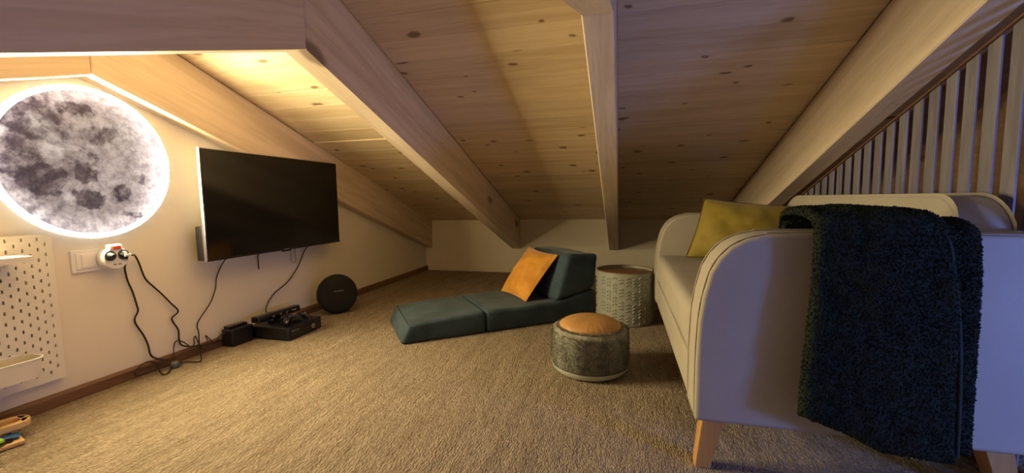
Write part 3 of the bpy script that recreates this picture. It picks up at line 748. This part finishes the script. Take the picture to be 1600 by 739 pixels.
# ------------------------------------------------------------------ sofa
so0 = V((.52, 1.74, 0))
sofa = thing('sofa', 'cream two-seat fabric sofa with rounded arms and wooden legs', 'sofa', so0)
SB = .148
def SV(p): return V(p)-so0
ap = [(.180, SB), (.180, .30), (.184, .40), (.192, .46), (.207, .52), (.226, .556), (.252, .584), (.285, .602), (.325, .612), (.38, .616), (.868, .613), (.868, SB)]
def arm(y0, y1, outer):
    v, f = prismvf(ap, y0, y1, 'y'); o = mesh('arm', [SV(p) for p in v], f, 'sofa_fabric', sofa, smooth=True, bevel=.011, seg=3)
    for yy in ((y0+.012, y1-.012)):
        s = -1 if yy < (y0+y1)/2 else 1
        pts = [(x-.0008 if x < .3 else x, yy, z+.0008) for x, z in ap[:-1]]
        pts = [V((.180, yy, SB+.01))]+[V(p) for p in pts[1:]]
        tube('piping', [SV(p) for p in spline(pts, 3)], .0021, 'sofa_piping', o, 6, False, 0)
    return o
arm(1.08, 1.205, -1); arm(2.295, 2.42, 1)
def softbox(name, a, b, mat, par, bev, puff=.004, seed=0, cap=.035):
    v, f = boxvf(a, b); me = bpy.data.meshes.new(name); me.from_pydata([SV(p) for p in v], [], f); bm = bmesh.new(); bm.from_mesh(me)
    bmesh.ops.bevel(bm, geom=bm.edges[:], offset=bev, segments=4, profile=.5, affect='EDGES', clamp_overlap=True)
    for _ in range(5):
        long = [e for e in bm.edges if e.calc_length() > cap]
        if not long: break
        bmesh.ops.subdivide_edges(bm, edges=long, cuts=1, use_grid_fill=True)
    bmesh.ops.recalc_face_normals(bm, faces=bm.faces); bm.normal_update()
    for q in bm.verts: q.co += q.normal*nz((q.co.x+seed, q.co.y, q.co.z), 6)*puff
    for q in bm.faces: q.smooth = True
    bm.to_mesh(me); bm.free(); me.materials.append(MATS[mat]); return link(bpy.data.objects.new(name, me), par)
softbox('base', (.184, 1.206, SB), (.866, 2.294, .262), 'sofa_fabric', sofa, .008, .001)
softbox('seat', (.181, 1.207, .264), (.72, 2.293, .405), 'sofa_fabric', sofa, .03, .003, 4)
# backrest: pill-shaped front elevation, leaning
def backrest():
    y0, y1, z0, z1, R = 1.208, 2.292, .41, .692, .115
    o = [(y0, z0), (y1, z0)]
    for cyy, a0 in ((y1-R, 0), (y0+R, 90)):
        for i in range(9): a = math.radians(a0+90*i/8); o.append((cyy+R*math.cos(a), z1-R+R*math.sin(a)))
    n = len(o); lay = [(.0, -.010), (.018, .0), (.045, .004), (1-.045, .004), (1-.018, 0), (1.0, -.010)]
    v = []
    for k, (t, g) in enumerate(lay):
        for y, z in o:
            cy_, cz_ = (y0+y1)/2, (z0+z1)/2
            yy = y + math.copysign(g, y-cy_); zz = z+math.copysign(g, z-cz_) if z > z0 else z
            xf = .705+(zz-.41)/(.692-.41)*.070; xb = .866
            v.append((xf+(xb-xf)*t, yy if abs(g) < .005 else yy, zz))
    f = [tuple(range(n)), tuple(range((len(lay)-1)*n, len(lay)*n))[::-1]]
    for L in range(len(lay)-1): f += [(L*n+i, (L+1)*n+i, (L+1)*n+(i+1) % n, L*n+(i+1) % n) for i in range(n)]
    return v, f, n
v, f, n = backrest()
v = [(x, min(2.294, max(1.206, y)), z) for x, y, z in v]
bk = mesh('backrest', [SV(p) for p in v], f, 'sofa_fabric', sofa, smooth=True)
tube('piping', [SV(p)+V((.0, 0, 0)) for p in v[n:2*n]], .0026, 'sofa_piping', bk, 6, True, 0)
def leg(xb0, xb1, xt0, xt1, yb, yt, wb, wt):
    v = [(xb0, yb, 0), (xb1, yb, 0), (xb1, yb+wb, 0), (xb0, yb+wb, 0), (xt0, yt, SB-.0005), (xt1, yt, SB-.0005), (xt1, yt+wt, SB-.0005), (xt0, yt+wt, SB-.0005)]
    f = boxvf((0, 0, 0), (1, 1, 1))[1]; mesh('leg', [SV(p) for p in v], f, 'leg_wood', sofa, smooth=True, bevel=.003)
for yb, yt in ((1.125, 1.125), (2.34, 2.32)):
    fx = 0 if yb < 2 else .05
    leg(.190+fx, .228+fx, .207+fx, .262+fx, yb, yt, .036, .052)
    leg(.828, .866, .783, .838, yb, yt, .036, .052)

# mustard cushion
mo = V((.50, 2.18, .405))
mu = thing('sofa_cushion', 'mustard velvet cushion with dark piping in the sofa corner', 'cushion', mo)
mc = [(.300, 2.135, .418), (.700, 2.06, .410), (.745, 2.20, .652), (.395, 2.255, .694)]
v, f, rim = pillowvf(mc[0], mc[1], mc[2], mc[3], .13, pinch=.05, seed=7.0)
mesh('cushion', [p-mo for p in v], f, 'mustard_velvet', mu, smooth=True, weld=True)
tube('piping', [p-mo for p in rim], .0032, 'mustard_piping', mu, 6, True, 0)

# ------------------------------------------------------------------ fleece throw over the near arm
bo_ = V((.55, 1.05, .15))
th_ = thing('throw_blanket', 'dark green fleece throw draped over the near sofa arm', 'blanket', bo_)
def lerp(a, b, t): return a+(b-a)*t
def interp(tab, t):
    for (t0, v0), (t1, v1) in zip(tab, tab[1:]):
        if t <= t1: return lerp(v0, v1, (t-t0)/(t1-t0))
    return tab[-1][1]
def drape(name, xl, xr, path, zend, thick, seed, nu=44, ns=84, puff=.006):
    """path: (y, z) polyline over the arm, last leg straight down to zend(u)"""
    P2 = spline([(0, a, b) for a, b in path], 8); cum = [0]
    for a, b in zip(P2, P2[1:]): cum.append(cum[-1]+(b-a).length)
    top = []; 
    for j in range(ns+1):
        t = j/ns; row = []
        for i in range(nu+1):
            u = i/nu
            # point along the path
            L = t*cum[-1]; k = max(q for q in range(len(cum)) if cum[q] <= L+1e-9); k = min(k, len(P2)-2)
            s = (L-cum[k])/max(1e-9, cum[k+1]-cum[k]); p = P2[k].lerp(P2[k+1], s); tg = (P2[k+1]-P2[k]).normalized()
            nr = V((0, -tg.z, tg.y)) ; nr = -nr if nr.dot(V((0, -1, 1))) < 0 else nr
            z = p.z
            if p.z < .52 and p.y < 1.08: z = lerp(.52, zend(u), (.52-p.z)/(.52-path[-1][1]))
            x = lerp(xl(t), xr(t), u)
            row.append((V((x, p.y, z)), nr, u, t))
        top.append(row)
    v = []; f = []; nrm = []
    for side in (0, 1):
        for row in top:
            for p, nr, u, t in row:
                edge = min(1, min(u, 1-u, t*1.0, 1-t)*14); ed = math.sqrt(max(0, 1-(1-edge)**2))
                if side == 0:
                    k = thick*(.35+.65*ed) + nz((p.x+seed, p.y, p.z), 9)*puff*1.6*ed + nz((p.x, p.y+seed, p.z), 40)*puff*.7
                    v.append(p+nr*k)
                else: v.append(p+nr*.001)
    m_ = (nu+1)*(ns+1)
    for j in range(ns):
        for i in range(nu):
            a = j*(nu+1)+i; f += [(a, a+1, a+nu+2, a+nu+1), (m_+a, m_+a+nu+1, m_+a+nu+2, m_+a+1)]
    rimi = [i for i in range(nu+1)]+[(j+1)*(nu+1)-1 for j in range(1, ns+1)]+[ns*(nu+1)+i for i in range(nu-1, -1, -1)]+[j*(nu+1) for j in range(ns-1, 0, -1)]
    for a, b in zip(rimi, rimi[1:]+rimi[:1]): f.append((a, m_+a, m_+b, b))
    o = mesh(name, [p-bo_ for p in v], f, 'green_fleece', th_, smooth=True)
    me = o.data; pts = []
    polys = [q for q in me.polygons if q.index % 1 == 0]
    for q in polys:
        c = me.vertices
        if min(q.vertices) >= m_: continue
        vs = [c[i].co for i in q.vertices]; cnt = 3 if len(vs) == 4 else 1
        for _ in range(cnt):
            a, b = random.random(), random.random()
            p = vs[0].lerp(vs[1], a).lerp(vs[3].lerp(vs[2], a), b); pts.append((p.copy(), q.normal.copy()))
    pl = mesh('fleece_pile', *tufts(pts, .0042, .0034, 1.0, .2), 'green_fleece', o); pl['kind'] = 'stuff'
    return o
pathA = [(1.222, .52), (1.216, .60), (1.200, .632), (1.15, .636), (1.10, .634), (1.068, .622), (1.062, .58), (1.062, .45), (1.060, .30), (1.058, .15)]
drape('under_layer', lambda t: interp([(0, .50), (1, .50)], t), lambda t: interp([(0, .70), (.3, .70), (.5, .712), (1, .715)], t), pathA, lambda u: .17-.02*u, .010, 1.0)
pathB = [(1.235, .54), (1.230, .615), (1.205, .649), (1.15, .655), (1.10, .652), (1.058, .632), (1.047, .58), (1.044, .45), (1.040, .30), (1.036, .15)]
drape('top_layer', lambda t: interp([(0, .395), (.22, .395), (.34, .408), (.6, .402), (.85, .39), (1, .386)], t), lambda t: interp([(0, .60), (.22, .61), (.34, .640), (.55, .665), (1, .672)], t), pathB,
      lambda u: interp([(0, .215), (.3, .185), (.55, .150), (1, .142)], u), .018, 5.0)
fabric('hem_fleece', (.018, .028, .020), (.026, .036, .028), 160, 1.0, .0, .8, 30)
tube('hem', [V(p)-bo_ for p in ((.606, 1.16, .668), (.612, 1.10, .666), (.624, 1.058, .646), (.640, 1.038, .60), (.652, 1.034, .52), (.664, 1.031, .42), (.670, 1.028, .30), (.672, 1.025, .16))], .0042, 'hem_fleece', th_, 8, False, 5)
sc = thing('paper_scrap', 'white paper scrap on the carpet under the sofa', 'paper', (.765, 1.300, .001))
mesh('scrap', [(-.035, .004, .001), (-.012, -.012, .0015), (.04, -.004, .001), (.042, .006, .002), (.01, .004, .004), (-.02, .016, .002)], [(0, 1, 2, 3, 4, 5)], 'paper', sc)

# ------------------------------------------------------------------ slat partition beside the sofa
SX0, SX1 = .900, .906
pt = thing('slat_partition', 'partition of upright wooden slats behind the sofa', 'partition', (SX0, 2.4, 0))
po_ = V(pt.location)
def ztop(y): return zc(y)-D
ys = []; y = 1.270
while y < YK-.06: ys.append(y); y += .0684
y = 1.270-.0684
while y > 1.02: ys.insert(0, y); y -= .0684
for y in ys:
    y1 = y+.041
    poly = [(y, .06), (y1, .06), (y1, ztop(y1)-.008), (y, ztop(y)-.008)]
    v, f = prismvf(poly, SX0, SX1); mesh('slat', [V(p)-po_ for p in v], f, 'slat_wood', pt, smooth=False, bevel=.0012, seg=1)
ya, yb = YR, YK-.005
v, f = prismvf([(ya, ztop(ya)-.002), (yb, ztop(yb)-.002), (yb, ztop(yb)-.0077), (ya, ztop(ya)-.0077)], SX0-.006, SX1+.006); mesh('top_rail', [V(p)-po_ for p in v], f, 'dark_wood', pt)
v, f = boxvf((SX0-.004, ys[0]-.02, .001), (SX1+.004, yb, .0597)); mesh('bottom_rail', [V(p)-po_ for p in v], f, 'dark_wood', pt)
# ------------------------------------------------------------------ stairwell panelling behind the slats
struct(box('wall_stair', (1.20, 1.10, 0), (1.26, YK, 1.42), 'stair_wood'))
# assumed blue floor lamp at the stair opening, unseen, fitted to the blue light
fl = thing('assumed_floor_lamp', 'assumed slim floor lamp with a blue glowing globe by the stair opening', 'lamp', (1.38, .42, 0))
lathe('lamp_base', [(0, .0), (.09, .0), (.09, .012), (.02, .02), (0, .02)], 'black_plastic', fl, 32)
lathe('pole', [(0, .0202), (.009, .0202), (.009, .36), (0, .36)], 'black_plastic', fl, 16)
lathe('globe', [(0, .3602)]+[(.085*math.sin(math.radians(a)), .445-.085*math.cos(math.radians(a))) for a in range(15, 180, 15)]+[(0, .53)], 'blue_glow', fl, 32)
